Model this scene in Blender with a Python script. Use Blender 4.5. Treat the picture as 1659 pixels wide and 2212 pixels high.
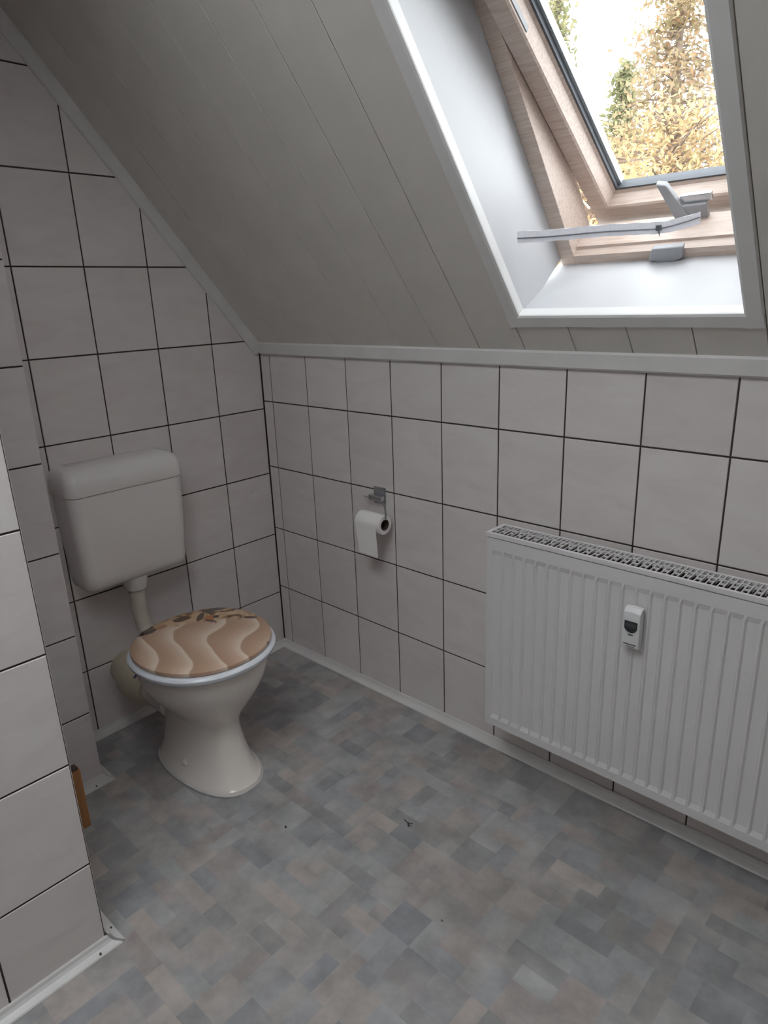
import bpy, bmesh, math, random
from mathutils import Vector, Matrix
random.seed(7)
for o in list(bpy.data.objects): bpy.data.objects.remove(o)
SC = bpy.context.scene
COL = SC.collection

# ------------------------------------------------------------------ camera
camd = bpy.data.cameras.new('camera'); cam = bpy.data.objects.new('camera', camd); COL.objects.link(cam)
CR = Vector((0.73066687, 0.68182148, -0.03529012)); CU = Vector((-0.18193076, 0.24426372, 0.9524896)); CF = Vector((-0.65804796, 0.68953224, -0.30251971))
CP = Vector((2.12995, -1.58581, 1.41405))
cam.matrix_world = Matrix(((CR.x, CU.x, -CF.x, CP.x), (CR.y, CU.y, -CF.y, CP.y), (CR.z, CU.z, -CF.z, CP.z), (0, 0, 0, 1)))
camd.sensor_fit = 'VERTICAL'; camd.sensor_height = 36.0; camd.lens = 1467.03 / 2212 * 36.0
camd.clip_start = 0.02; camd.clip_end = 300
SC.camera = cam

# ------------------------------------------------------------------ sky and exposure
W = bpy.data.worlds.new('overcast_sky'); SC.world = W; W.use_nodes = True
bg = W.node_tree.nodes['Background']; bg.inputs[0].default_value = (0.93, 0.955, 1.0, 1); bg.inputs[1].default_value = 3.0
SC.view_settings.view_transform = 'Standard'; SC.view_settings.look = 'None'
SC.view_settings.gamma = 1.0; SC.view_settings.use_curve_mapping = False
SC.view_settings.exposure = 1.3

# ------------------------------------------------------------------ helpers
def new_obj(name, me, mat=None, parent=None):
    o = bpy.data.objects.new(name, me); COL.objects.link(o)
    if mat is not None and me is not None and not me.materials: me.materials.append(mat)
    if parent is not None: o.parent = parent
    return o
def empty(name, loc=(0, 0, 0), parent=None):
    o = bpy.data.objects.new(name, None); COL.objects.link(o); o.location = loc; o.empty_display_size = .05
    if parent is not None: o.parent = parent
    return o
def tag(o, label, cat, group=None):
    o['label'] = label; o['category'] = cat
    if group: o['group'] = group
    return o
def struct(o, label=None):
    o['kind'] = 'structure'
    if label: o['label'] = label
    return o

class MB:
    def __init__(s): s.v = []; s.f = []
    def add(s, vs, fs):
        b = len(s.v); s.v += [tuple(p) for p in vs]; s.f += [tuple(i + b for i in q) for q in fs]; return s
    def box(s, x0, x1, y0, y1, z0, z1, fn=None):
        vs = [(x, y, z) for x in (x0, x1) for y in (y0, y1) for z in (z0, z1)]
        if fn: vs = [fn(*p) for p in vs]
        return s.add(vs, [(0, 1, 3, 2), (4, 6, 7, 5), (0, 4, 5, 1), (2, 3, 7, 6), (0, 2, 6, 4), (1, 5, 7, 3)])
    def loft(s, rings, cap0=True, cap1=True, closed=True):
        n = len(rings[0]); b = len(s.v)
        for r in rings: s.v += [tuple(p) for p in r]
        for k in range(len(rings) - 1):
            for i in range(n if closed else n - 1):
                j = (i + 1) % n
                s.f.append((b + k * n + i, b + k * n + j, b + (k + 1) * n + j, b + (k + 1) * n + i))
        if cap0: s.f.append(tuple(b + i for i in reversed(range(n))))
        if cap1: s.f.append(tuple(b + (len(rings) - 1) * n + i for i in range(n)))
        return s
    def tube(s, pts, rad, n=10, caps=True):
        pts = [Vector(p) for p in pts]; rings = []; up = None
        for i, p in enumerate(pts):
            d = (pts[min(i + 1, len(pts) - 1)] - pts[max(i - 1, 0)]).normalized()
            if up is None: up = d.orthogonal().normalized()
            a = (up - d * up.dot(d)).normalized(); up = a; c = d.cross(a)
            r = rad[i] if isinstance(rad, (list, tuple)) else rad
            rings.append([p + (a * math.cos(2 * math.pi * k / n) + c * math.sin(2 * math.pi * k / n)) * r for k in range(n)])
        return s.loft(rings, caps, caps)
    def mesh(s, name, smooth=False, bevel=0, seg=2, angle=30, limit=None):
        me = bpy.data.meshes.new(name); me.from_pydata(s.v, [], s.f); me.update()
        bm = bmesh.new(); bm.from_mesh(me)
        bmesh.ops.recalc_face_normals(bm, faces=bm.faces)
        if bevel:
            es = [e for e in bm.edges if len(e.link_faces) == 2 and e.calc_face_angle(0) > math.radians(angle)]
            bmesh.ops.bevel(bm, geom=es, offset=bevel, segments=seg, affect='EDGES', profile=.5)
        bm.to_mesh(me); bm.free()
        if smooth:
            for p in me.polygons: p.use_smooth = True
            try: me.set_sharp_from_angle(angle=math.radians(40))
            except Exception: pass
        return me
    def build(s, name, mat, parent=None, **k): return new_obj(name, s.mesh(name, **k), mat, parent)

def superellipse(n, a, b, ex=2.0):
    out = []
    for i in range(n):
        t = 2 * math.pi * i / n; c, q = math.cos(t), math.sin(t)
        out.append((a * math.copysign(abs(c) ** (2 / ex), c), b * math.copysign(abs(q) ** (2 / ex), q)))
    return out

# ------------------------------------------------------------------ materials
class N:
    def __init__(s, name):
        s.m = bpy.data.materials.new(name); s.m.use_nodes = True; s.t = s.m.node_tree; s.b = s.t.nodes['Principled BSDF']
    def n(s, kind, **k):
        nd = s.t.nodes.new(kind)
        for a, v in k.items():
            if a.startswith('i_'):
                key = a[2:]; nd.inputs[int(key) if key.isdigit() else key].default_value = v
            else: setattr(nd, a, v)
        return nd
    def l(s, a, b): s.t.links.new(a, b)
    def math(s, op, a, b=None, clamp=False):
        nd = s.t.nodes.new('ShaderNodeMath'); nd.operation = op; nd.use_clamp = clamp
        for i, v in enumerate((a, b)):
            if v is None: continue
            if isinstance(v, (int, float)): nd.inputs[i].default_value = v
            else: s.l(v, nd.inputs[i])
        return nd.outputs[0]
    def mix(s, fac, a, b, mode='MIX'):
        nd = s.t.nodes.new('ShaderNodeMix'); nd.data_type = 'RGBA'; nd.blend_type = mode
        for idx, v in ((0, fac), (6, a), (7, b)):
            if isinstance(v, (int, float)): nd.inputs[idx].default_value = v
            elif isinstance(v, tuple): nd.inputs[idx].default_value = (*v, 1) if len(v) == 3 else v
            else: s.l(v, nd.inputs[idx])
        return nd.outputs[2]
    def ramp(s, fac, stops):
        nd = s.t.nodes.new('ShaderNodeValToRGB'); e = nd.color_ramp.elements
        while len(e) < len(stops): e.new(.5)
        for el, (p, c) in zip(e, stops): el.position = p; el.color = (*c, 1)
        s.l(fac, nd.inputs[0]); return nd.outputs[0]
    def set(s, **k):
        for a, v in k.items():
            key = a.replace('_', ' ')
            s.b.inputs[key].default_value = (*v, 1) if isinstance(v, tuple) and len(v) == 3 else v
        return s

def simple(name, col, rough=.5, metal=0, noise=.04, scale=30, bump=0, spec=.5):
    q = N(name); tc = q.n('ShaderNodeTexCoord'); nz = q.n('ShaderNodeTexNoise', i_Scale=scale, i_Detail=3.0); q.l(tc.outputs['Object'], nz.inputs['Vector'])
    c0 = tuple(max(0, c * (1 - noise)) for c in col); c1 = tuple(min(1, c * (1 + noise)) for c in col)
    q.l(q.ramp(nz.outputs['Fac'], [(.3, c0), (.7, c1)]), q.b.inputs['Base Color'])
    q.set(Roughness=rough, Metallic=metal); q.b.inputs['Specular IOR Level'].default_value = spec
    if bump:
        bp = q.n('ShaderNodeBump', i_Strength=bump, i_Distance=.002); q.l(nz.outputs['Fac'], bp.inputs['Height']); q.l(bp.outputs[0], q.b.inputs['Normal'])
    return q.m

def tile_mat():
    q = N('ceramic_tile'); tc = q.n('ShaderNodeTexCoord'); oi = q.n('ShaderNodeObjectInfo')
    off = q.n('ShaderNodeVectorMath', operation='SCALE'); off.inputs[0].default_value = (7.3, 3.1, 5.7); q.l(q.math('MULTIPLY', oi.outputs['Random'], 9.0), off.inputs['Scale'])
    add = q.n('ShaderNodeVectorMath', operation='ADD'); q.l(tc.outputs['Object'], add.inputs[0]); q.l(off.outputs[0], add.inputs[1])
    mp = q.n('ShaderNodeMapping'); mp.inputs['Rotation'].default_value = (0, 0, .7); mp.inputs['Scale'].default_value = (1.0, 2.6, 1); q.l(add.outputs[0], mp.inputs[0])
    nz = q.n('ShaderNodeTexNoise', i_Scale=6.0, i_Detail=4.0, i_Roughness=.6, i_Distortion=.6); q.l(mp.outputs[0], nz.inputs['Vector'])
    c = q.ramp(nz.outputs['Fac'], [(.25, (.725, .66, .645)), (.5, (.775, .715, .70)), (.75, (.80, .76, .75))])
    v = q.math('ADD', q.math('MULTIPLY', oi.outputs['Random'], .08), .94)
    hsv = q.n('ShaderNodeHueSaturation'); q.l(c, hsv.inputs['Color']); q.l(v, hsv.inputs['Value'])
    q.l(hsv.outputs[0], q.b.inputs['Base Color']); q.set(Roughness=.34); q.b.inputs['Specular IOR Level'].default_value = .4
    return q.m
def wood_mat(name, dark, light, scale=(1, 14, 14), rough=.5):
    q = N(name); tc = q.n('ShaderNodeTexCoord'); mp = q.n('ShaderNodeMapping'); mp.inputs['Scale'].default_value = scale; q.l(tc.outputs['Object'], mp.inputs[0])
    nz = q.n('ShaderNodeTexNoise', i_Scale=4.0, i_Detail=5.0, i_Distortion=.8); q.l(mp.outputs[0], nz.inputs['Vector'])
    q.l(q.ramp(nz.outputs['Fac'], [(.3, dark), (.65, light)]), q.b.inputs['Base Color']); q.set(Roughness=rough)
    return q.m
M = {}
M['tile'] = tile_mat()
M['grout'] = simple('dark_grout', (.055, .042, .037), .9, scale=200, noise=.2)
M['pvc'] = simple('white_plastic_trim', (.72, .70, .685), .35, scale=12)
M['panel'] = simple('white_ceiling_panel', (.76, .725, .68), .5, scale=9, noise=.03)
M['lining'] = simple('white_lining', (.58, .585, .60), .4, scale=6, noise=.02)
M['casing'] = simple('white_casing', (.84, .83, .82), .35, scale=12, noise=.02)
M['plaster'] = simple('white_plaster', (.50, .47, .44), .8, scale=6)
M['frame_wood'] = wood_mat('pale_pine_frame', (.50, .385, .32), (.63, .52, .455), (3, 40, 40), .45)
M['orange_wood'] = wood_mat('orange_wood', (.34, .14, .05), (.50, .23, .09), (14, 14, 1.2), .45)
M['alu'] = simple('grey_aluminium', (.50, .53, .56), .35, metal=.6, scale=40)
M['greyplastic'] = simple('grey_handle_plastic', (.33, .335, .35), .45)
M['gasket'] = simple('grey_gasket', (.10, .11, .125), .5)
M['steel'] = simple('chromed_steel', (.60, .62, .65), .22, metal=1, scale=60)
M['ceramic'] = simple('glazed_ceramic', (.86, .79, .735), .12, noise=.02, scale=5)
M['cistern'] = simple('white_cistern_plastic', (.84, .80, .78), .22, noise=.015, scale=5)
M['bead'] = simple('grey_sealant', (.62, .60, .58), .5)
M['seat'] = simple('white_seat', (.80, .82, .87), .18, noise=.01)
M['cream'] = simple('yellowed_plastic', (.60, .53, .40), .4, noise=.08, scale=20)
M['ivory'] = simple('ivory_pipe_plastic', (.66, .60, .51), .35, noise=.03, scale=12)
M['radiator'] = simple('white_enamel', (.76, .735, .735), .32, noise=.015, scale=8)
M['rad_dark'] = simple('dark_fins', (.10, .075, .065), .7)
M['black'] = simple('black_screen', (.025, .028, .032), .25)
M['print'] = simple('grey_print', (.16, .15, .16), .6)
M['meter'] = simple('meter_plastic', (.78, .78, .78), .35, noise=.01)
M['paper'] = simple('soft_paper', (.93, .90, .88), .95, bump=.15, scale=180, noise=.02, spec=.1)
M['card'] = simple('brown_cardboard', (.09, .06, .045), .9)
M['purple'] = simple('violet_plastic', (.13, .07, .32), .4)
M['zip'] = simple('white_zip_fabric', (.86, .86, .91), .9, bump=.3, scale=150, noise=.03, spec=.1)
M['zipline'] = simple('grey_zip_teeth', (.22, .22, .25), .5)
M['debris'] = simple('black_debris', (.012, .010, .010), .8)
M['screw'] = simple('dark_screw', (.10, .09, .085), .4, metal=.5)

def glass_mat():
    q = N('window_glass'); t = q.t
    tr = q.n('ShaderNodeBsdfTransparent'); tr.inputs[0].default_value = (.95, .965, .96, 1)
    gl = q.n('ShaderNodeBsdfGlossy'); gl.inputs['Roughness'].default_value = .02
    lw = q.n('ShaderNodeLayerWeight'); lw.inputs[0].default_value = .5
    fr = q.math('ADD', q.math('MULTIPLY', q.math('POWER', lw.outputs['Facing'], 4.0), .5), .035)
    mx = q.n('ShaderNodeMixShader'); q.l(fr, mx.inputs[0]); q.l(tr.outputs[0], mx.inputs[1]); q.l(gl.outputs[0], mx.inputs[2])
    q.l(mx.outputs[0], t.nodes['Material Output'].inputs[0]); return q.m
M['glass'] = glass_mat()

def floor_mat():
    q = N('printed_vinyl'); at = q.n('ShaderNodeAttribute', attribute_name='print'); tc = q.n('ShaderNodeTexCoord')
    nz = q.n('ShaderNodeTexNoise', i_Scale=16.0, i_Detail=4.0, i_Roughness=.6); q.l(tc.outputs['Object'], nz.inputs['Vector'])
    c = q.mix(.55, at.outputs['Color'], q.ramp(nz.outputs['Fac'], [(.3, (.34, .34, .34)), (.7, (.66, .66, .66))]), 'OVERLAY')
    n2 = q.n('ShaderNodeTexNoise', i_Scale=2.3, i_Detail=2.0); q.l(tc.outputs['Object'], n2.inputs['Vector'])
    st = q.ramp(n2.outputs['Fac'], [(.34, (.70, .70, .70)), (.46, (.92, .92, .92))])
    c = q.mix(.8, c, st, 'MULTIPLY')
    q.l(c, q.b.inputs['Base Color']); q.set(Roughness=.42); q.b.inputs['Specular IOR Level'].default_value = .35
    bp = q.n('ShaderNodeBump', i_Strength=.06, i_Distance=.002); q.l(nz.outputs['Fac'], bp.inputs['Height']); q.l(bp.outputs[0], q.b.inputs['Normal'])
    return q.m
M['floor'] = floor_mat()

# ------------------------------------------------------------------ room frame
# corner of the tiled end wall (x = 0) and the low tiled wall (y = 0); floor near z = 0; the attic floor is slightly out of level
def fz(x, y): return .010 + .009 * x + .013 * y
TH = math.atan(1.235); CT, ST = math.cos(TH), math.sin(TH); ZK = 1.255
def roof(x, t, d):                      # slope coordinates: along the eaves, up the slope, outwards
    s = t * CT - d * ST
    return (x, -s, ZK + t * ST + d * CT)
XR, YF, ZC = 3.50, -2.60, 2.40
TTOP = (ZC - ZK) / ST

# floor: one printed vinyl sheet
def make_floor():
    u = .0435; nx = int(XR / u) + 2; ny = int(-YF / u) + 2
    used = [[False] * ny for _ in range(nx)]; vs = []; fs = []; cols = []
    pal = [(.41, .39, .375), (.38, .378, .385), (.315, .317, .328), (.455, .41, .38), (.425, .375, .355), (.335, .325, .32), (.44, .435, .43), (.49, .435, .40)]
    wts = [4, 4, 2.2, 2.2, 2.2, 4, 3, 1.5]
    rnd = random.Random(21)
    for i in range(nx):
        for j in range(ny):
            if used[i][j]: continue
            opt = [(1, 1)] + [(2, 1)] * 4 + [(1, 2)] * 4 + [(2, 2)] * 5 + [(3, 1), (1, 3)]
            while True:
                a, b = rnd.choice(opt)
                if all(i + p < nx and j + q < ny and not used[i + p][j + q] for p in range(a) for q in range(b)): break
            for p in range(a):
                for q in range(b): used[i + p][j + q] = True
            x0, x1, y0, y1 = i * u - .01, (i + a) * u - .01, .01 - j * u, .01 - (j + b) * u
            k = len(vs); vs += [(x, y, fz(x, y)) for x, y in ((x0, y1), (x1, y1), (x1, y0), (x0, y0))]; fs.append((k, k + 1, k + 2, k + 3))
            c = rnd.choices(pal, wts)[0]; c2 = rnd.choices(pal, wts)[0]; d = rnd.randrange(4); m = rnd.uniform(.2, .75)
            for e in range(4):
                w = (0, m, m * .9, .1)[(e + d) % 4]; g = rnd.uniform(.92, 1.08)
                cols.append(tuple((c[h] * (1 - w) + c2[h] * w) * g for h in range(3)))
    me = bpy.data.meshes.new('floor'); me.from_pydata(vs, [], fs); me.update()
    ca = me.color_attributes.new('print', 'FLOAT_COLOR', 'CORNER')
    for k, c in enumerate(cols): ca.data[k].color = (*c, 1)
    return struct(new_obj('floor', me, M['floor']), 'grey and beige block-patterned vinyl floor')
floor = make_floor()

# tiles ------------------------------------------------------------
tile_cache = {}
def clip(poly, a, b, c):                # keep a*x + b*y <= c
    out = []
    for i in range(len(poly)):
        p, q = poly[i], poly[(i + 1) % len(poly)]; dp, dq = a * p[0] + b * p[1] - c, a * q[0] + b * q[1] - c
        if dp <= 0: out.append(p)
        if (dp < 0 < dq) or (dq < 0 < dp):
            t = dp / (dp - dq); out.append((p[0] + (q[0] - p[0]) * t, p[1] + (q[1] - p[1]) * t))
    return out
def tile_mesh(poly, th=.006, ch=.0012):
    key = tuple((round(a, 4), round(b, 4)) for a, b in poly)
    if key in tile_cache: return tile_cache[key]
    area = sum(poly[i][0] * poly[(i + 1) % len(poly)][1] - poly[(i + 1) % len(poly)][0] * poly[i][1] for i in range(len(poly)))
    if area < 0: poly = poly[::-1]
    n = len(poly); ins = []
    for i in range(n):
        a, b, c = Vector(poly[i - 1]), Vector(poly[i]), Vector(poly[(i + 1) % n])
        e1, e2 = (b - a).normalized(), (c - b).normalized(); n1, n2 = Vector((-e1.y, e1.x)), Vector((-e2.y, e2.x))
        m = (n1 + n2); m = m / max(.3, m.dot(n1)); ins.append(b + m * ch)
    mb = MB(); mb.loft([[(p[0], p[1], 0) for p in poly], [(p[0], p[1], th - ch) for p in poly], [(p[0], p[1], th) for p in ins]], cap0=False)
    me = mb.mesh('tile'); me.materials.append(M['tile']); tile_cache[key] = me; return me
def lay(wall, origin, ud, vd, us, vs, gap_u=.0042, gap_v=.0044, cut=None):
    ud, vd = Vector(ud), Vector(vd); nd = ud.cross(vd); o = Vector(origin)
    for i in range(len(us) - 1):
        for j in range(len(vs) - 1):
            u0, u1, v0, v1 = us[i] + gap_u / 2, us[i + 1] - gap_u / 2, vs[j] + gap_v / 2, vs[j + 1] - gap_v / 2
            poly = [(u0, v0), (u1, v0), (u1, v1), (u0, v1)]
            if cut: poly = clip(poly, *cut)
            if len(poly) < 3: continue
            cx, cy = sum(p[0] for p in poly) / len(poly), sum(p[1] for p in poly) / len(poly)
            ar = abs(sum(poly[k][0] * poly[(k + 1) % len(poly)][1] - poly[(k + 1) % len(poly)][0] * poly[k][1] for k in range(len(poly)))) / 2
            if ar < 2e-4: continue
            t = new_obj('tile', tile_mesh([(p[0] - cx, p[1] - cy) for p in poly]), None, wall)
            p = o + ud * cx + vd * cy; tl = random.gauss(0, .0012), random.gauss(0, .0012)
            t.matrix_basis = Matrix(((ud.x, vd.x, nd.x, p.x), (ud.y, vd.y, nd.y, p.y), (ud.z, vd.z, nd.z, p.z), (0, 0, 0, 1))) @ Matrix.Rotation(tl[0], 4, 'X') @ Matrix.Rotation(tl[1], 4, 'Y')
TT = .006                               # tile thickness; wall cores sit this far back, so tile faces lie on the measured planes
# low tiled wall under the slope (y = 0)
GD = .0022                              # joint depth
wall_right = struct(MB().box(-.15, XR + .15, GD, .14, -.15, ZK + .02).build('wall_right', M['grout']), 'low tiled wall under the sloping ceiling')
lay(wall_right, (0, TT, 0), (1, 0, 0), (0, 0, 1), [0.0025] + [.0555 + .203 * i for i in range(18)], [1.048 + .256 * k for k in (-4, -3, -2, -1, 0)] + [1.235])
# tiled end wall behind the cistern (x = 0)
core = MB(); core.loft([[(x, .0, -.15), (x, -2.75, -.15), (x, -2.75, ZC), (x, -.93, ZC), (x, 0, ZK)] for x in (-.14, -GD)])
wall_back = struct(core.build('wall_back', M['grout']), 'tiled end wall behind the toilet cistern')
# u runs towards +y so that u x v points into the room
lay(wall_back, (-TT, 0, 0), (0, 1, 0), (0, 0, 1), [-.96, -.823, -.616, -.409, -.2022, .000], [-.006 + .256 * k for k in range(0, 10)], cut=(1.235, 1.0, ZK - .018))
# tiled casing beside the toilet
wall_corner = struct(MB().box(-.001, .237 - GD, -2.0, -.922 - GD, -.1, ZC).build('wall_corner', M['grout']), 'tiled pipe casing beside the cistern')
zj = [.245 + .2577 * k for k in range(-1, 9)]
lay(wall_corner, (.237 - TT, 0, 0), (0, 1, 0), (0, 0, 1), [-1.7, -1.54, -1.335, -1.13, -.922], zj)
lay(wall_corner, (0, -.922 - TT, 0), (-1, 0, 0), (0, 0, 1), [-.237, -.045], zj)
# tiled partition in front of it
wall_left = struct(MB().box(.70, .80 - GD, YF, -1.178 - GD, -.1, ZC).build('wall_left', M['grout']), 'tiled partition wall end')
zp = [-.03] + [.2345 + .262 * k for k in range(0, 9)]
lay(wall_left, (.80 - TT, 0, 0), (0, 1, 0), (0, 0, 1), [-1.999, -1.795, -1.592, -1.3885, -1.180], zp)
lay(wall_left, (0, -1.178 - TT, 0), (-1, 0, 0), (0, 0, 1), [-.797, -.70], zp)
# the rest of the attic room, behind the camera
struct(MB().box(XR, XR + .12, YF, .14, -.1, ZC + .1).build('wall_front', M['plaster']), 'plain wall behind the viewer')
struct(MB().box(-.14, XR + .12, YF - .12, YF, -.1, ZC + .1).build('wall_rear', M['plaster']), 'plain wall opposite the skylight')

# sloping ceiling ---------------------------------------------------
WX0, WX1, WT0, WT1 = 1.177, 1.700, .128, 1.10
def slab(mb, x0, x1, t0, t1, d0, d1):
    return mb.box(x0, x1, t0, t1, d0, d1, fn=roof)
mb = MB()
for a in ((-.14, WX0 - .016, -.05, TTOP), (WX1 + .016, XR, -.05, TTOP), (WX0 - .016, WX1 + .016, -.05, WT0 - .022), (WX0 - .016, WX1 + .016, WT1 + .022, TTOP)): slab(mb, *a, .012, .06)
LX0, LX1, LY0, LY1 = .90, 1.92, -2.25, -1.05          # unseen opening added to the flat ceiling as fill light, behind the viewer
ye = -(TTOP * CT) + .06
for a in ((-.14, LX0, YF, ye), (LX1, XR + .1, YF, ye), (LX0, LX1, YF, LY0), (LX0, LX1, LY1, ye)): mb.box(a[0], a[1], a[2], a[3], ZC, ZC + .08)
ceiling = struct(mb.build('ceiling', M['panel']), 'sloping attic ceiling clad in white boards')
def board(x0, x1, t0, t1):
    c = .0010; g = .0011
    prof = [(x0 + g, .012), (x0 + g, c), (x0 + g + c, 0), (x1 - g - c, 0), (x1 - g, c), (x1 - g, .012)]
    m = MB(); m.loft([[roof(x, t, d) for x, d in prof] for t in (t0, t1)]); m.build('ceiling_board', M['panel'], ceiling)
XB = [.147 + .1443 * k for k in range(-1, 25)]
for k in range(len(XB) - 1):
    a, b = max(XB[k], 0), min(XB[k + 1], XR)
    if a >= b: continue
    if b <= WX0 or a >= WX1: board(a, b, 0, TTOP)
    else:
        board(a, b, 0, WT0 - .001); board(a, b, WT1 + .001, TTOP)
        if a < WX0: board(a, WX0 - .001, WT0, WT1)
        if b > WX1: board(WX1 + .001, b, WT0, WT1)

fill_op = struct(empty('fill_opening', ((LX0 + LX1) / 2, (LY0 + LY1) / 2, ZC)), 'added fill-light opening in the flat ceiling, unseen behind the viewer')  # added opening to the sky that brightens the room, no known window
hx, hy = (LX1 - LX0) / 2, (LY1 - LY0) / 2
for sg in (-1, 1):
    MB().box(min(sg * hx, sg * (hx - .04)), max(sg * hx, sg * (hx - .04)), -hy, hy, .0, .12).build('frame_stile', M['lining'], fill_op, bevel=.003)
    MB().box(-hx + .04, hx - .04, min(sg * hy, sg * (hy - .04)), max(sg * hy, sg * (hy - .04)), .0, .12).build('frame_rail', M['lining'], fill_op, bevel=.003)
MB().box(-hx + .04, hx - .04, -hy + .04, hy - .04, .09, .095).build('pane', M['glass'], fill_op)

# trims ---------------------------------------------------------------
def sweep(name, prof, p0, p1, mat, parent=None, label=None, smooth=False):
    m = MB(); m.loft([[p0(a, b) for a, b in prof], [p1(a, b) for a, b in prof]]); return m.build(name, mat, parent, smooth=smooth)
# strip along the top of the low wall
tp = [(0, 1.224), (.008, 1.2235), (.0125, 1.228), (.0145, 1.262), (.0105, 1.268), (0, 1.268)]
struct(sweep('trim_1', tp, lambda a, z: (.016, -a, z), lambda a, z: (XR, -a, z), M['pvc']), 'white strip along the top of the low tiled wall')
# strip down the slope on the end wall
sp = [(0, .0), (.016, .0), (.0145, -.012), (.009, -.033), (.004, -.037), (0, -.037)]
struct(sweep('trim_2', sp, lambda a, d: roof(a, -.012, d), lambda a, d: roof(a, TTOP, d), M['pvc']), 'white strip along the slope of the end wall')
# skirting: coved plastic strip
cove = [(0, .024), (.003, .0255), (.0055, .023), (.0080, .016), (.0125, .0105), (.019, .0075), (.026, .0050), (.0285, .002), (.0275, -.003), (0, -.003)]
def skirt(name, f0, f1, label):
    return struct(sweep(name, cove, f0, f1, M['pvc']), label)
skirt('baseboard_right', lambda a, z: (a, -a, z + fz(0, 0)), lambda a, z: (XR, -a, z + fz(XR, 0)), 'white coved skirting below the radiator wall')
skirt('baseboard_back', lambda a, z: (a, -a, z + fz(0, 0)), lambda a, z: (a, -.922, z + fz(0, -.922)), 'white coved skirting behind the toilet')
bc = skirt('baseboard_corner', lambda a, z: (.237 + a, -.922 + a - .001, z + fz(.237, -.922)), lambda a, z: (.237 + a, -1.7, z + fz(.237, -1.7)), 'white coved skirting on the tiled casing')
m = MB(); m.loft([[(.237 + a, -.922 + a + .001, z + fz(.237, -.922)) for a, z in cove], [(.0, -.922 + a, z + fz(0, -.922)) for a, z in cove]]); m.build('skirting_return', M['pvc'], bc)
bl = skirt('baseboard_left', lambda a, z: (.80 + a, -1.178 + a - .004, z + fz(.8, -1.178)), lambda a, z: (.80 + a, -2.75, z + fz(.8, -2.75)), 'white coved skirting on the partition')
m = MB(); m.loft([[(.80 + a, -1.178 + a + .003, z + fz(.8, -1.178)) for a, z in cove], [(.70, -1.178 + a, z + fz(.7, -1.178)) for a, z in cove]]); m.build('skirting_return', M['pvc'], bl)
def screw(x, y, par):
    z = fz(x, y)
    MB().tube([(x, y, z + .005), (x, y, z + .0085)], .0028, 8).build('screw', M['screw'], par)
screw(.822, -1.205, bl); screw(.775, -1.157, bl); screw(.258, -.952, bc)

# ------------------------------------------------------------------ skylight
win = struct(empty('window_1', roof((WX0 + WX1) / 2, WT0, .2)), 'open wooden skylight in a white lined shaft')
inv = Matrix.Translation(-Vector(win.location))
def wpart(mb, name, mat, parent=None, **k):
    me = mb.mesh(name, **k); me.transform(inv); return new_obj(name, me, mat, parent or win)
LD = .245
# lining boards of the shaft
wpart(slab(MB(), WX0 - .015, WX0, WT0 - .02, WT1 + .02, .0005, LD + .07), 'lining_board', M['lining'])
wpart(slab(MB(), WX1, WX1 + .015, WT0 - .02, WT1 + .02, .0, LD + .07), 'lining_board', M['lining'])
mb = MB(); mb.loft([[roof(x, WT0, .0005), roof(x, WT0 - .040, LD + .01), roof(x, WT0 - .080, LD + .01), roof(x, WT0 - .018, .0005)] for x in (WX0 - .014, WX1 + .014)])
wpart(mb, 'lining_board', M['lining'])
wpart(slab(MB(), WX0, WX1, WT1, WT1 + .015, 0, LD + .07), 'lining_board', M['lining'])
# corner angle trims round the opening (one leg on the ceiling, one inside the shaft)
def angle_trim(along, p_in, sgn):
    L1, L2, t = .032, .026, .004
    pr = [(-L1, 0), (-L1 + .002, -t), (-.002, -t), (t * .8, -t * .3), (t, .002), (t, L2 - .002), (t * .4, L2), (0, L2), (0, 0)]
    m = MB(); rings = []
    for e in (0, 1):
        r = []
        for a, d in pr:
            if along == 't': r.append(roof(p_in + sgn * a, (WT0 + (-.0 if 0 else 0) - a * 1.0 * 0 + (a if False else 0)) if e == 0 else WT1, d))
            else: r.append(roof(WX0 if e == 0 else WX1, p_in + sgn * a, d))
        rings.append(r)
    m.loft(rings); return m
wpart(angle_trim('t', WX0, 1), 'casing', M['casing']); wpart(angle_trim('t', WX1, -1), 'casing', M['casing'])
wpart(angle_trim('x', WT0, 1), 'casing', M['casing']); wpart(angle_trim('x', WT1, -1), 'casing', M['casing'])
for cx in (WX0 - .032, WX1):
    wpart(slab(MB(), cx, cx + .032, WT0 - .032, WT0, -.004, 0), 'casing_corner', M['casing'])
# fixed wooden frame
FD0, FD1, FW = .238, .350, .040
BT = WT0 - .038
wpart(slab(MB(), WX0, WX0 + FW, BT, WT1 + .02, FD0, FD1), 'frame_stile', M['frame_wood'], bevel=.002)
wpart(slab(MB(), WX1 - FW, WX1, BT, WT1 + .02, FD0, FD1), 'frame_stile', M['frame_wood'], bevel=.002)
mb = MB(); mb.loft([[roof(x, t, d) for t, d in ((BT - .02, FD0), (BT + .026, FD0), (BT + .030, FD0 + .022), (BT + .036, FD0 + .024), (BT + .042, FD1 - .01), (BT + .03, FD1), (BT - .02, FD1))] for x in (WX0 + FW, WX1 - FW)])
wpart(mb, 'frame_rail', M['frame_wood'])
wpart(slab(MB(), WX0 + FW, WX1 - FW, WT1 - .03, WT1 + .02, FD0, FD1), 'frame_rail', M['frame_wood'], bevel=.002)
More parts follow.
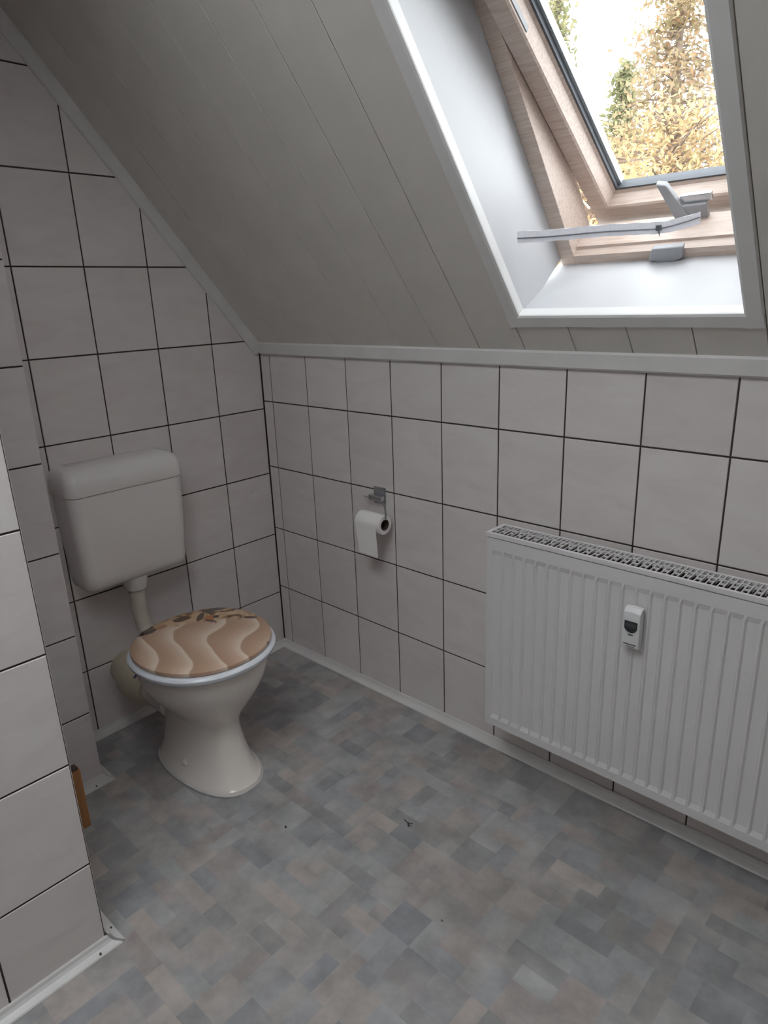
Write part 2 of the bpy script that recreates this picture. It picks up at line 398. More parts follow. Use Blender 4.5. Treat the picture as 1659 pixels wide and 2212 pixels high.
# outer flashing
for a in ((WX0 - .08, WX0 + .020, BT - .1, WT1 + .1), (WX1 - .020, WX1 + .08, BT - .1, WT1 + .1), (WX0 - .08, WX1 + .08, BT - .16, BT + .012), (WX0 - .08, WX1 + .08, WT1 - .01, WT1 + .14)):
    wpart(slab(MB(), *a, FD1, FD1 + .028), 'flashing', M['alu'], bevel=.004)
# sash, swung about the middle: its lower half stands outwards
PT, PD, TILT = .65, .235, math.radians(15.4)
def sash(x, t, d):                      # t measured from the pivot up the sash, d outwards from its room face
    c, s = math.cos(TILT), math.sin(TILT)
    return roof(x, PT + t * c + d * s, PD - t * s + d * c)
def sslab(mb, x0, x1, t0, t1, d0, d1): return mb.box(x0, x1, t0, t1, d0, d1, fn=sash)
SX0, SX1, ST0, ST1 = WX0 + .043, WX1 - .043, -.575, .47
sash_e = empty('sash', (0, 0, 0), win)
def spart(mb, name, mat, **k):
    me = mb.mesh(name, **k); me.transform(inv); return new_obj(name, me, mat, sash_e)
SW = .040
def stile(xa, xb):                      # xa outer edge, xb towards the glass
    s = 1 if xb > xa else -1
    pr = [(xa, 0), (xa + s * SW, 0), (xa + s * (SW + .004), .004), (xa + s * (SW + .010), .036), (xa + s * (SW + .016), .040), (xa + s * (SW + .016), .062), (xa, .062)]
    m = MB(); m.loft([[sash(x, t, d) for x, d in pr] for t in (ST0, ST1)]); return m
spart(stile(SX0, SX0 + 1), 'sash_stile', M['frame_wood']); spart(stile(SX1, SX1 - 1), 'sash_stile', M['frame_wood'])
def rail(ta, s):
    pr = [(ta, 0), (ta + s * .058, 0), (ta + s * .062, .004), (ta + s * .068, .036), (ta + s * .074, .040), (ta + s * .074, .062), (ta, .062)]
    m = MB(); m.loft([[sash(x, t, d) for t, d in pr] for x in (SX0 + SW, SX1 - SW)]); return m
spart(rail(ST0, 1), 'sash_rail', M['frame_wood']); spart(rail(ST1, -1), 'sash_rail', M['frame_wood'])
GX0, GX1, GT0, GT1 = SX0 + SW + .016, SX1 - SW - .016, ST0 + .074, ST1 - .074
for a in ((GX0, GX0 + .005, GT0, GT1), (GX1 - .005, GX1, GT0, GT1)): spart(sslab(MB(), *a, .042, .066), 'gasket', M['gasket'])
for a in ((GX0, GX1, GT0, GT0 + .005), (GX0, GX1, GT1 - .005, GT1)): spart(sslab(MB(), *a, .042, .066), 'gasket', M['gasket'])
for a in ((GX0 + .005, GX0 + .013, GT0 + .005, GT1 - .005), (GX1 - .013, GX1 - .005, GT0 + .005, GT1 - .005)): spart(sslab(MB(), *a, .054, .074), 'spacer_bar', M['alu'])
spart(sslab(MB(), GX0 + .002, GX1 - .002, GT0 + .002, GT1 - .002, .050, .054), 'pane', M['glass'])
spart(sslab(MB(), SX0 - .012, SX1 + .012, ST0 - .015, ST0 + .045, .062, .09), 'sash_cover', M['alu'], bevel=.003)
spart(sslab(MB(), SX0 - .012, SX0 + .048, ST0, ST1, .075, .095), 'sash_cover', M['alu'], bevel=.003)
spart(sslab(MB(), SX1 - .048, SX1 + .012, ST0, ST1, .075, .095), 'sash_cover', M['alu'], bevel=.003)
for hx in (SX0 + SW + .003, SX1 - SW - .007): spart(sslab(MB(), hx, hx + .004, -.01, .10, .008, .030), 'pivot_hinge', M['greyplastic'], bevel=.0012)
# handle arm on the lower rail, its catch plate and the strike block on the frame
HX = 1.470
mb = MB(); mb.loft([[roof(x + o, t, d) for x, t, d in ((HX - .055, .225, .33), (HX - .032, .219, .33), (HX + .018, .128, .318), (HX - .016, .122, .318))] for o in (0,)] + [[roof(x, t, d) for x, t, d in ((HX - .055, .228, .345), (HX - .032, .222, .345), (HX + .018, .131, .333), (HX - .016, .125, .333))]])
wpart(mb, 'handle_arm', M['greyplastic'], bevel=.003)
wpart(slab(MB(), HX - .008, HX + .062, .166, .186, .335, .347), 'catch_plate', M['steel'], bevel=.002)
wpart(slab(MB(), HX - .012, HX + .052, .125, .166, .325, .338), 'catch_plate', M['greyplastic'], bevel=.002)
mb = MB(); mb.loft([[roof(x, t, d) for x, t in ((HX - .056, .100), (HX - .042, .130), (HX + .030, .132), (HX + .022, .100), (HX - .012, .088))] for d in (.222, .240)])
wpart(mb, 'strike_block', M['greyplastic'], bevel=.003)

# zip strip hanging across the opening
def strip_pts(n=24):
    P = [roof(1.204, 0.300, 0.072), roof(1.271, 0.267, 0.115), roof(1.355, 0.232, 0.165), roof(1.420, 0.202, 0.203), roof(1.470, 0.182, 0.230), roof(1.531, 0.174, 0.262)]
    P = [Vector(p) for p in P]; out = []
    for i in range(n + 1):
        u = i / n * (len(P) - 1); k = min(int(u), len(P) - 2); f = u - k
        p0, p1, p2, p3 = P[max(k - 1, 0)], P[k], P[k + 1], P[min(k + 2, len(P) - 1)]
        out.append(.5 * ((2 * p1) + (p2 - p0) * f + (2 * p0 - 5 * p1 + 4 * p2 - p3) * f * f + (3 * p1 - p0 - 3 * p2 + p3) * f ** 3))
    return out
zs = empty('zip_strip', roof(1.35, .24, .17)); tag(zs, 'white zip fastener strip hanging across the skylight opening', 'zip strip')
zi = Matrix.Translation(-Vector(zs.location)); SP = strip_pts()
upv = (Vector(roof(0, 1, 0)) - Vector(roof(0, 0, 0))).normalized(); outv = (Vector(roof(0, 0, 1)) - Vector(roof(0, 0, 0))).normalized()
wv = (upv * .84 + outv * .54).normalized(); nv = (outv * .84 - upv * .54).normalized()
m = MB(); m.loft([[p + wv * (.0125 + .0008 * math.sin(k * 1.9)) - nv * .001, p + wv * .0125 + nv * .001, p - wv * .0125 + nv * .001, p - wv * (.0125 + .0008 * math.sin(k * 2.3)) - nv * .001] for k, p in enumerate(SP)])
me = m.mesh('tape'); me.transform(zi); new_obj('tape', me, M['zip'], zs)
m = MB(); m.tube([p - nv * .0018 - wv * (.002 + .004 * max(0, (k - 17)) / 7 * -1) for k, p in enumerate(SP)], .0015, 6); me = m.mesh('zip_teeth'); me.transform(zi); new_obj('zip_teeth', me, M['zipline'], zs)
p = SP[18] - nv * .004; m = MB(); m.box(-.006, .006, -.003, .003, -.006, .006, fn=lambda a, b, c: p + Vector((1, 0, 0)) * a + nv * b + wv * c)
me = m.mesh('zip_slider', bevel=.0015); me.transform(zi); sl = new_obj('zip_slider', me, M['gasket'], zs)
m = MB(); m.tube([p - wv * .004, p - wv * .011 + Vector((.001, 0, 0)), p - wv * .018 + Vector((.002, 0, 0))], [.0016, .0014, .0006], 6); me = m.mesh('pull_tab'); me.transform(zi); new_obj('pull_tab', me, M['gasket'], sl)

# ------------------------------------------------------------------ toilet
TX, TY = .458, -.642
TZ = fz(TX, TY)
toilet = empty('toilet_bowl', (TX, TY, TZ)); tag(toilet, 'floor-standing ceramic toilet bowl with beach-print lid in the corner', 'toilet')
def ring(z, xf, xr, b, ex=2.2, n=44):
    a = (xf - xr) / 2; c = (xf + xr) / 2
    return [(c + p + .008 * max(0, 1 - z / .2), q * (1 - .10 * (p / a) * (1 if p > 0 else .4)) - .009 * max(0, 1 - z / .2), z) for p, q in superellipse(n, a, b, ex)]
# (height, front x, rear x, half width, squareness) relative to the toilet origin
secs = [(.000, .168, -.250, .116, 2.5), (.012, .166, -.250, .115, 2.5), (.019, .157, -.247, .108, 2.5), (.055, .137, -.24, .098, 2.4), (.10, .118, -.235, .090, 2.3), (.145, .105, -.23, .086, 2.2),
        (.180, .100, -.228, .086, 2.2), (.205, .107, -.226, .094, 2.2), (.235, .124, -.222, .115, 2.2), (.27, .149, -.215, .142, 2.2), (.305, .169, -.21, .164, 2.2), (.34, .184, -.205, .181, 2.2), (.374, .191, -.203, .190, 2.2), (.400, .192, -.203, .191, 2.2), (.409, .187, -.2, .186, 2.2)]
m = MB(); m.loft([ring(*q) for q in secs]); bowl = m.build('bowl', M['ceramic'], toilet, smooth=True)
bowl['label'] = 'cream white glazed pedestal bowl'
# outlet spigot and connector to the wall
m = MB(); m.tube([(-.16, -.030, .185), (-.24, -.035, .19), (-.30, -.04, .195)], [.062, .060, .058], 20); m.build('outlet_spigot', M['ceramic'], toilet, smooth=True)
m = MB(); m.tube([(-.464, -.048, .205), (-.42, -.047, .205), (-.395, -.046, .205), (-.37, -.045, .204), (-.33, -.043, .202), (-.29, -.04, .198), (-.27, -.038, .196)], [.060, .062, .078, .084, .086, .082, .070], 24)
c = m.build('outlet_connector', M['cream'], toilet, smooth=True); c['label'] = 'yellowed bulging drain connector'
# fixing cap at the side of the foot
m = MB(); rr = []
for k in range(6):
    a = k / 5 * math.pi / 2; rr.append([(-.022 + .0125 * math.cos(a) * math.cos(q * math.pi / 8), -.101 - .011 * math.sin(a), .055 + .0125 * math.cos(a) * math.sin(q * math.pi / 8)) for q in range(16)])
m.loft(rr); m.build('fixing_cap', M['ceramic'], toilet, smooth=True)
# sealant bead round the foot
m = MB(); fo = ring(.0030, .170, -.252, .118, 2.5); m.tube([Vector(p) for p in fo] + [Vector(fo[0])], .0036, 6, caps=False); m.build('sealant_bead', M['bead'], toilet, smooth=True)
# seat ring and lid
def oval(z, a, b, n=56): return [(p, q * (1 - .04 * p / a), z) for p, q in superellipse(n, a, b, 2.12)]
m = MB(); m.loft([oval(.408, .199, .198), oval(.411, .208, .207), oval(.418, .214, .213), oval(.426, .215, .214), oval(.432, .211, .210), oval(.434, .205, .204), oval(.434, .14, .13), oval(.410, .135, .125)])
sring = m.build('seat', M['seat'], toilet, smooth=True); sring['label'] = 'bluish white seat ring'
for y in (-.07, .07): MB().tube([(-.207, y - .02, .428), (-.207, y + .02, .428)], .010, 12).build('hinge', M['steel'], toilet, smooth=True)
def lid_mat():
    q = N('beach_print_lid'); tc = q.n('ShaderNodeTexCoord'); sx = q.n('ShaderNodeSeparateXYZ'); q.l(tc.outputs['Object'], sx.inputs[0])
    X, Y = sx.outputs[0], sx.outputs[1]
    nz = q.n('ShaderNodeTexNoise', i_Scale=4.0, i_Detail=2.0); q.l(tc.outputs['Object'], nz.inputs['Vector'])
    # wavy ridges of sand running away from the band of shells
    U = q.math('SUBTRACT', q.math('MULTIPLY', X, .85), q.math('MULTIPLY', Y, .53)); V = q.math('ADD', q.math('MULTIPLY', X, .53), q.math('MULTIPLY', Y, .85))
    ph = q.math('ADD', q.math('MULTIPLY', V, 10.5), q.math('MULTIPLY', q.math('SINE', q.math('ADD', q.math('ADD', q.math('MULTIPLY', U, 19.0), 1.2), q.math('MULTIPLY', V, -13.0))), .30))
    ph = q.math('ADD', ph, q.math('MULTIPLY', nz.outputs['Fac'], .9))
    fr = q.math('FRACT', q.math('ADD', ph, 5.15))
    sand = q.ramp(fr, [(0, (.55, .36, .25)), (.08, (.52, .33, .225)), (.40, (.58, .385, .27)), (.70, (.67, .47, .345)), (.93, (.82, .66, .53)), (.985, (.80, .63, .50))])
    n2 = q.n('ShaderNodeTexNoise', i_Scale=15.0, i_Detail=4.0, i_Distortion=1.2); q.l(tc.outputs['Object'], n2.inputs['Vector'])
    rear = q.math('MULTIPLY', q.math('SUBTRACT', q.math('MULTIPLY', U, -1.0), q.math('ADD', .086, q.math('MULTIPLY', q.math('SUBTRACT', n2.outputs['Fac'], .5), .10))), 40.0, True)
    shells = q.ramp(n2.outputs['Fac'], [(.34, (.10, .06, .04)), (.42, (.36, .21, .11)), (.50, (.66, .44, .26)), (.62, (.70, .49, .31)), (.72, (.42, .24, .12))])
    col = q.mix(rear, sand, shells)
    def blot(cx, cy, ax, ay, c, col, rot=0.0):
        cr, sr = math.cos(rot), math.sin(rot)
        dx = q.math('SUBTRACT', X, cx); dy = q.math('SUBTRACT', Y, cy)
        u = q.math('DIVIDE', q.math('ADD', q.math('MULTIPLY', dx, cr), q.math('MULTIPLY', dy, sr)), ax); v = q.math('DIVIDE', q.math('SUBTRACT', q.math('MULTIPLY', dy, cr), q.math('MULTIPLY', dx, sr)), ay)
        r = q.math('ADD', q.math('MULTIPLY', u, u), q.math('MULTIPLY', v, v))
        f = q.math('MULTIPLY', q.math('SUBTRACT', 1.0, q.math('ADD', r, q.math('MULTIPLY', q.math('SUBTRACT', n2.outputs['Fac'], .5), .9))), 5.0, True)
        return q.mix(f, col, c)
    D1, D2, D3 = (.085, .055, .04), (.14, .09, .065), (.05, .033, .027)
    col = blot(-.122, .069, .034, .011, D2, col, 2.35); col = blot(-.136, .143, .016, .036, D1, col, -.5); col = blot(-.191, .121, .016, .030, D1, col, -.4)
    col = blot(-.093, .092, .016, .018, (.52, .19, .07), col); col = blot(-.085, .104, .010, .011, D3, col)
    col = blot(-.157, .016, .017, .024, D2, col, -.5); col = blot(-.221, .061, .012, .030, D1, col, -.5); col = blot(-.169, -.101, .022, .040, D3, col, -.45)
    col = blot(-.209, -.039, .008, .045, D3, col, -.35); col = blot(-.158, -.045, .013, .018, (.50, .29, .18), col); col = blot(.003, .171, .010, .024, D2, col, -.9); col = blot(.184, .113, .016, .008, D2, col)
    q.l(col, q.b.inputs['Base Color']); q.set(Roughness=.14); q.b.inputs['Coat Weight'].default_value = .4; q.b.inputs['Coat Roughness'].default_value = .05
    return q.m
m = MB(); m.loft([oval(.4355, .197, .196), oval(.4365, .202, .201), oval(.442, .204, .203), oval(.448, .203, .202), oval(.4515, .198, .197), oval(.4535, .168, .167), oval(.4542, .09, .089)])
lid = m.build('lid', lid_mat(), toilet, smooth=True); lid['label'] = 'lid printed with sand ripples and seashells'
# violet hook of a rim freshener
m = MB(); m.tube([(-.045, -.196, .405), (-.050, -.1975, .394), (-.068, -.1945, .380), (-.085, -.1885, .370)], .0036, 8); m.build('rim_hook', M['purple'], toilet, smooth=True)

# ------------------------------------------------------------------ cistern
CY = -.642
cis = empty('cistern', (0, CY, .56)); tag(cis, 'white plastic wall cistern with flush pipe above the toilet', 'cistern')
def rrect(x0, x1, hy, z, r, n=6):
    pts = []
    for (cx, cy, a0) in ((x1 - r, hy - r, 0), (x0 + .004, hy - .004, 90), (x0 + .004, -hy + .004, 180), (x1 - r, -hy + r, 270)):
        q = r if cx > (x0 + x1) / 2 else .004
        for k in range(n + 1):
            a = math.radians(a0 + 90 * k / n); pts.append((cx + q * math.cos(a), cy + q * math.sin(a), z))
    return pts
m = MB(); m.loft([rrect(.006, .105, .166, 0, .03), rrect(.002, .117, .172, .006, .035), rrect(.001, .124, .176, .018, .035), rrect(.001, .128, .178, .04, .035), rrect(.001, .133, .187, .20, .035), rrect(.001, .136, .190, .305, .035), rrect(.001, .136, .190, .312, .035), rrect(.004, .132, .186, .3135, .033)])
m.build('tank', M['cistern'], cis, smooth=True)
m = MB(); m.loft([rrect(.003, .133, .187, .3135, .034), rrect(.001, .139, .193, .3145, .036), rrect(.001, .140, .194, .318, .036), rrect(.001, .139, .193, .352, .037), rrect(.001, .134, .190, .370, .038), rrect(.001, .122, .184, .383, .038), rrect(.001, .104, .174, .391, .036), rrect(.003, .07, .15, .395, .02)])
m.build('tank_lid', M['cistern'], cis, smooth=True)
m = MB(); m.tube([(.072, -.003, .004), (.072, -.003, -.008), (.072, -.003, -.040), (.072, -.003, -.046)], [.043, .042, .036, .033], 24); m.build('pipe_collar', M['cistern'], cis, smooth=True)
m = MB(); m.tube([(.072, -.003, -.03), (.072, -.003, -.10), (.074, -.002, -.15), (.083, .0, -.185), (.105, .0, -.205), (.14, .0, -.214), (.20, .0, -.216), (.262, .0, -.216)], .0255, 18); c = m.build('flush_pipe', M['ivory'], cis, smooth=True); c['label'] = 'ivory plastic flush pipe'

# ------------------------------------------------------------------ toilet paper
ph = empty('paper_holder', (.6, 0, .775)); tag(ph, 'small chromed paper holder screwed to the low tiled wall', 'paper holder')
MB().box(-.024, .030, -.005, -.0005, -.030, .030).build('wall_plate', M['steel'], ph, bevel=.002)
m = MB(); m.box(-.030, .028, -.026, -.005, -.014, .004); m.build('clamp', M['steel'], ph, bevel=.003)
m = MB(); m.tube([(-.056, -.020, -.008), (-.03, -.020, -.008), (.035, -.034, -.006), (.058, -.045, -.008), (.0665, -.047, -.014), (.0680, -.047, -.04), (.0680, -.047, -.061), (.062, -.047, -.0655), (0, -.047, -.0655), (-.05, -.047, -.0655)], .0028, 8); m.build('wire_arm', M['steel'], ph, smooth=True)
roll = empty('toilet_roll', (.611, -.0475, .694)); tag(roll, 'half-used white toilet paper roll with a hanging sheet', 'toilet roll')
RR, RI, RW = .0335, .0190, .053
def ring_yz(r, x, n=40): return [(x, r * math.cos(2 * math.pi * k / n), r * math.sin(2 * math.pi * k / n)) for k in range(n)]
m = MB(); m.loft([ring_yz(RI, -RW), ring_yz(RR - .002, -RW), ring_yz(RR, -RW + .002), ring_yz(RR, RW - .002), ring_yz(RR - .002, RW), ring_yz(RI, RW)], cap0=False, cap1=False); m.build('paper', M['paper'], roll, smooth=True)
m = MB(); m.loft([ring_yz(RI, -RW), ring_yz(RI, RW), ring_yz(RI - .001, RW), ring_yz(RI - .001, -RW), ring_yz(RI, -RW)], cap0=False, cap1=False); m.build('core', M['card'], roll, smooth=True)
m = MB(); rings = []
for k in range(16):
    if k < 6: a = math.pi / 2 + (k / 5) * math.pi / 2; y, z = (RR + .0006) * math.cos(a), (RR + .0006) * math.sin(a)
    else: u = (k - 5) / 10; y, z = -RR - .0006 + .004 * math.sin(u * 2.2), -u * .106
    sk = max(0, (k - 5)) / 10 * .008
    rings.append([(-RW + sk * 1.2, y, z), (0, y - .0008 * math.sin(k * .7), z - .001 * (k > 8)), (RW - .014 * min(1, k / 8) + sk * .8, y, z - .004 * (k == 15))])
m.loft([[p for p in r] + [(p[0], p[1] - .0006, p[2]) for p in reversed(r)] for r in rings]); m.build('hanging_sheet', M['paper'], roll, smooth=True)

# ------------------------------------------------------------------ radiator
RX0, RX1, RY0, RY1, RZ0, RZ1 = 1.122, 2.122, -.045, -.130, .190, .792
rad = empty('radiator', ((RX0 + RX1) / 2, (RY0 + RY1) / 2, RZ0)); tag(rad, 'white ribbed panel radiator with slotted top grille on the low wall', 'radiator')
ri = Matrix.Translation(-Vector(rad.location))
def rpart(mb, name, mat, parent=None, **k):
    me = mb.mesh(name, **k); me.transform(ri); return new_obj(name, me, mat, parent or rad)
def ribbed(name, y, sgn):
    P = .0337; g0, g1 = RZ0 + .030, RZ1 - .052; R_ = .0045
    xs = [RX0 + .006]; dep = [0]; x = RX0 + .022
    while x + P < RX1 - .016:
        for dx, dd in ((.0, 0), (.0045, 1), (.0265, 1), (.031, 0)): xs.append(x + dx); dep.append(dd)
        x += P
    xs.append(RX1 - .006); dep.append(0)
    zs = [(RZ0, 0), (g0 - .006, 0), (g0 + .007, 1), (g1 - .009, 1), (g1 + .005, 0), (RZ1 - .0145, 0)]
    m = MB(); m.loft([[(xx, y + sgn * R_ * dd * zf, zz) for xx, dd in zip(xs, dep)] for zz, zf in zs], False, False, closed=False)
    # sides and back so that the panel has thickness
    n = len(xs); yb = y + sgn * .010
    m.add([(xs[0], y, RZ0), (xs[-1], y, RZ0), (xs[-1], yb, RZ0), (xs[0], yb, RZ0), (xs[0], y, RZ1 - .0145), (xs[-1], y, RZ1 - .0145), (xs[-1], yb, RZ1 - .0145), (xs[0], yb, RZ1 - .0145)], [(0, 1, 2, 3), (4, 7, 6, 5), (0, 3, 7, 4), (1, 5, 6, 2), (3, 2, 6, 7)])
    return rpart(m, name, M['radiator'])
ribbed('front_panel', RY1, 1); ribbed('rear_panel', RY0, -1)
for x0, x1 in ((RX0, RX0 + .004), (RX1 - .004, RX1)): rpart(MB().box(x0, x1, RY1 + .004, RY0 - .002, RZ0 + .006, RZ1 - .006), 'side_cover', M['radiator'], bevel=.001)
m = MB(); x = RX0 + .02
while x < RX1 - .02: m.box(x, x + .0012, RY1 + .0105, RY0 - .0105, RZ0 + .04, RZ1 - .014); x += .0085
fin = rpart(m, 'convector_fins', M['rad_dark']); fin['kind'] = 'stuff'
# top grille: rim, cross bars and staggered links
gz0, gz1 = RZ1 - .004, RZ1
m = MB(); m.box(RX0, RX1, RY1 - .0015, RY1 + .008, RZ1 - .011, gz1); m.box(RX0, RX1, RY0 - .007, RY0 + .001, RZ1 - .011, gz1)
m.box(RX0, RX0 + .012, RY1 + .008, RY0 - .007, gz0, gz1); m.box(RX1 - .012, RX1, RY1 + .008, RY0 - .007, gz0, gz1)
m.box(RX0 + .004, RX1 - .004, RY1 + .0045, RY1 + .0075, RZ1 - .03, RZ1 - .011)
grille = rpart(m, 'grille_rim', M['radiator'])
bars = MB(); x = RX0 + .012; k = 0; pit = .0122; ya, yb = RY1 + .008, RY0 - .007; D = yb - ya
while x + pit < RX1 - .012:
    bars.box(x + pit - .0021, x + pit, ya, yb, gz0, gz1)
    for f in ((.30, .62) if k % 2 == 0 else (.70,)): bars.box(x, x + pit - .0021, ya + D * f - .0016, ya + D * f + .0016, gz0, gz1)
    x += pit; k += 1
g = rpart(bars, 'grille_bars', M['radiator']); g['kind'] = 'stuff'
# wall brackets behind
for bx in (RX0 + .2, RX1 - .2): rpart(MB().box(bx, bx + .03, RY0 - .002, -.001, RZ0 + .08, RZ1 - .06), 'wall_bracket', M['radiator'])

# heat meter on the front
hm = empty('heat_meter', (1.5515, RY1 - .0005, .645)); tag(hm, 'small white heat meter with dark display on the radiator front', 'heat meter')
pr = [(0, -.050), (-.018, -.050), (-.021, -.046), (-.023, .030), (-.0215, .044), (-.012, .052), (0, .054)]
m = MB(); m.loft([[(x, y, z - .0015 * (1 if abs(x) > .018 else 0)) for y, z in pr] for x in (-.0205, -.019, 0, .019, .0205)]); m.build('meter_body', M['meter'], hm, bevel=.0015)
sc = [(-.0155, .021), (.0155, .021), (.0155, .006)] + [(.0155 * math.cos(a), .006 - .0135 * math.sin(a)) for a in [math.pi * k / 12 for k in range(1, 12)]] + [(-.0155, .006)]
m = MB(); m.loft([[(x, -.0228, z) for x, z in sc], [(x, -.0240, z) for x, z in sc]]); m.build('display_window', M['black'], hm)
MB().box(-.012, .012, -.0243, -.0238, .0065, .0165).build('display', simple('lcd_grey', (.06, .065, .065), .3), hm)
m = MB()
for k in range(9): m.box(-.0150 + k * .0034, -.0124 + k * .0034, -.0224, -.0208, -.0405, -.0378)
for k in range(6): m.box(-.008 + k * .0034, -.0058 + k * .0034, -.0224, -.0208, -.0448, -.0436)
m.box(-.006, .006, -.0229, -.0212, -.016, -.0125)
o = m.build('printed_marks', M['print'], hm); o['kind'] = 'stuff'

# ------------------------------------------------------------------ wooden piece in the gap beside the partition
wb = empty('wooden_board', (.39, -1.12, fz(.39, -1.12))); tag(wb, 'orange-brown wooden board standing upright between partition and tiled casing', 'board')
MB().box(-.010, .010, -.085, .086, 0, .195).build('board_panel', M['orange_wood'], wb, bevel=.003)
MB().box(-.012, .012, -.07, .080, .195, .203).build('top_edge', M['card'], wb, bevel=.002)

# ------------------------------------------------------------------ crumbs on the floor
def crumb(x, y, pts, r, label):
    z = fz(x, y); o = empty('debris_fibre', (x, y, z)); tag(o, label, 'debris')
    for q in pts: MB().tube([(a, b, r * .9 + .018 * a + .02 * b) for a, b in q], r, 5).build('strand', M['debris'], o)
def floor_at(px, py):
    d = CF + CR * ((px - 829.5) / 1467.03) - CU * ((py - 1106) / 1467.03)
    t = 1.0
    for _ in range(6): P = CP + d * t; t += (fz(P.x, P.y) - P.z) / d.z
    P = CP + d * t; return P.x, P.y
x, y = floor_at(880, 1778); crumb(x, y, [[(-.016, .004), (-.006, .002), (0, .001), (.010, -.004), (.016, -.003)], [(0, .001), (.010, .004), (.014, .007)], [(.002, 0), (.012, -.010)]], .0011, 'twisted black fibre lying in the middle of the vinyl floor')
x, y = floor_at(955, 1989); crumb(x, y, [[(-.004, .002), (0, 0), (.004, .001)], [(0, 0), (-.001, -.004)]], .0007, 'tiny forked black crumb on the open floor before the radiator')
x, y = floor_at(617, 1787); crumb(x, y, [[(-.003, .001), (0, .0005), (.003, -.001)], [(-.001, -.002), (.002, .002)]], .0018, 'small round black crumb on the floor in front of the toilet')

# ------------------------------------------------------------------ outside
struct(MB().box(-40, 40, .6, 80, -3.9, -3.6).build('ground', simple('autumn_lawn', (.10, .12, .05), .9, scale=2, noise=.3)), 'lawn below the skylight')
def leaf_mat(name, cols):
    q = N(name); g = q.n('ShaderNodeNewGeometry'); c = q.ramp(g.outputs['Random Per Island'], [(i / (len(cols) - 1), c) for i, c in enumerate(cols)])
    q.l(c, q.b.inputs['Base Color']); q.set(Roughness=.8); q.b.inputs['Specular IOR Level'].default_value = .1
    tr = q.n('ShaderNodeBsdfTranslucent'); q.l(c, tr.inputs[0]); mx = q.n('ShaderNodeMixShader'); mx.inputs[0].default_value = .45
    q.l(q.b.outputs[0], mx.inputs[1]); q.l(tr.outputs[0], mx.inputs[2]); q.l(mx.outputs[0], q.t.nodes['Material Output'].inputs[0]); return q.m
bark = simple('bark', (.16, .11, .08), .9, noise=.3, scale=8, bump=.4)
greens = [(0.144, 0.158, 0.072), (0.216, 0.209, 0.108), (0.302, 0.274, 0.144), (0.187, 0.180, 0.094)]
larch = [(0.360, 0.238, 0.137), (0.274, 0.238, 0.137), (0.403, 0.238, 0.137), (0.238, 0.216, 0.122), (0.432, 0.331, 0.202), (0.216, 0.158, 0.108)]
amber = [(0.446, 0.317, 0.158), (0.461, 0.360, 0.194), (0.418, 0.252, 0.130), (0.331, 0.281, 0.144), (0.288, 0.194, 0.115)]
GZ = -3.6
def ray_at(px, py, dist):
    d = CF + CR * ((px - 829.5) / 1467.03) - CU * ((py - 1106) / 1467.03); h = math.hypot(d.x, d.y)
    return CP + d * (dist / h)
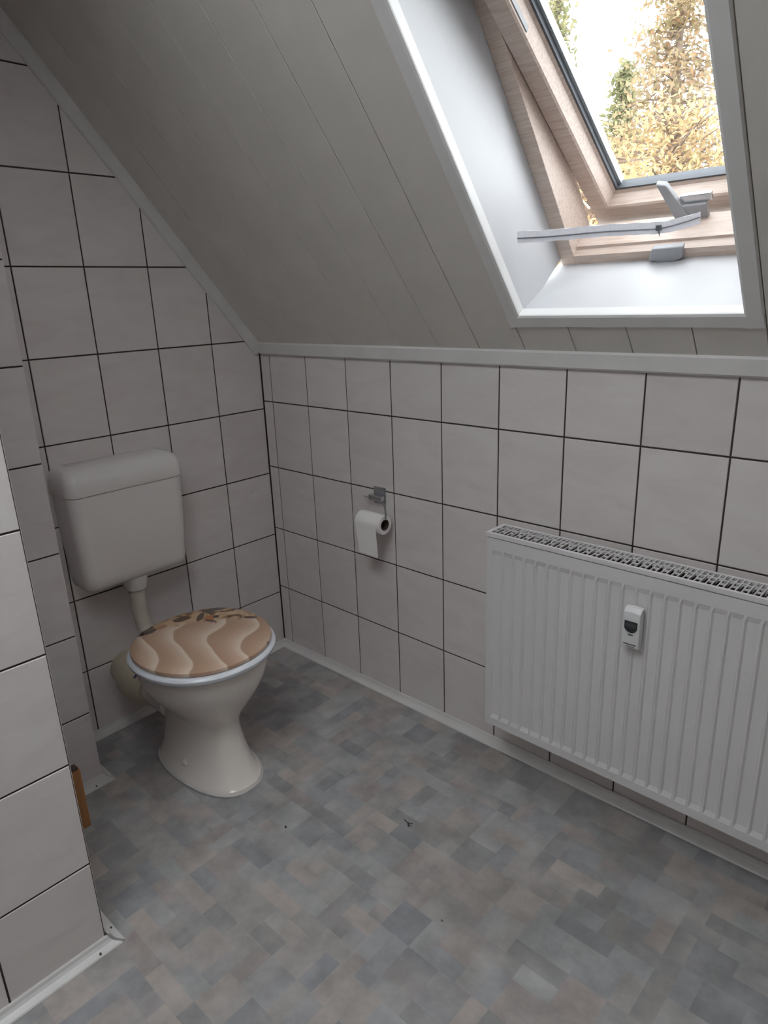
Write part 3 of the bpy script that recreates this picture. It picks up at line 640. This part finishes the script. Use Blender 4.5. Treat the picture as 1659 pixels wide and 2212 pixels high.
def tree(name, label, top, width, mat, seed, conifer=True, nb=80, group='trees outside the skylight', leaf=.11, per=46, low=.12):
    rnd = random.Random(seed); x, y, h = top.x, top.y, top.z - GZ
    t = empty(name, (x, y, GZ)); tag(t, label, 'tree', group)
    MB().tube([(0, 0, 0), (.05, .02, h * .4), (.0, .05, h * .75), (0, 0, h * .97)], [h * .016, h * .012, h * .006, .01], 8).build('trunk', bark, t, smooth=True)
    br = MB(); lf = MB()
    for k in range(nb):
        u = low + (1 - low) * (k + rnd.random()) / nb
        if conifer: L = width * (1 - u) ** .75 * rnd.uniform(.55, 1.1) + .12
        else: L = width * math.sqrt(max(.04, 1 - ((u - .6) / .42) ** 2)) * rnd.uniform(.5, 1.05)
        a = rnd.uniform(0, 2 * math.pi); z = h * u; dr = -.12 if conifer else .35
        e = Vector((math.cos(a) * L, math.sin(a) * L, z + dr * L)); mid = Vector((math.cos(a) * L * .5, math.sin(a) * L * .5, z + dr * L * .35 + .1))
        br.tube([(0, 0, z), mid, e], [.03, .018, .005], 4, caps=False)
        n = int(per * (.35 + L / width))
        for _ in range(n):
            f = rnd.random() ** .6; c = (mid * (2 * f) if f < .5 else mid + (e - mid) * (2 * f - 1)); 
            if f < .5: c = Vector((0, 0, z)) * (1 - 2 * f) + mid * (2 * f)
            sp = .10 + .16 * L * (.6 if conifer else 1.2)
            c = c + Vector((rnd.gauss(0, sp), rnd.gauss(0, sp), rnd.gauss(-.05, sp * .7)))
            ax = Vector((rnd.gauss(0, 1), rnd.gauss(0, 1), rnd.gauss(0, .8))).normalized(); bx = ax.orthogonal().normalized() * rnd.choice((-1, 1)); s = leaf * rnd.uniform(.5, 1.2)
            lf.add([c - ax * s, c + bx * s * .38, c + ax * s, c - bx * s * .38], [(0, 1, 2, 3)])
    br.build('branches', bark, t)
    o = new_obj('foliage', bpy.data.meshes.new('foliage'), None, t); o.data.from_pydata(lf.v, [], lf.f); o.data.materials.append(mat); o['kind'] = 'stuff'
    return t
mg, ml, ma = leaf_mat('green_needles', greens), leaf_mat('larch_needles', larch), leaf_mat('amber_leaves', amber)
tree('larch_tree', 'tall autumn larch reaching above the skylight pane', ray_at(1500, -330, 17), 2.1, ml, 3, nb=170, per=85, low=.35, leaf=.085)
tree('spruce_tree', 'slender green spruce tip rising against the white sky', ray_at(1352, 140, 23), 1.9, mg, 5, nb=150, per=60, low=.45, leaf=.11)
tree('pine_tree', 'green pine seen beside the edge of the skylight sash', ray_at(1205, -10, 15), .95, mg, 9, nb=130, per=50, low=.4, leaf=.075)
tree('maple_tree', 'rounded amber tree filling the foot of the skylight pane', ray_at(1450, 255, 12), 1.7, ma, 11, conifer=False, nb=130, per=75, low=.4, leaf=.06)
tree('birch_tree', 'yellow-leaved tree showing through the gap under the sash', ray_at(1285, 330, 7.5), 1.0, ma, 13, conifer=False, nb=90, per=60, low=.4, leaf=.045)
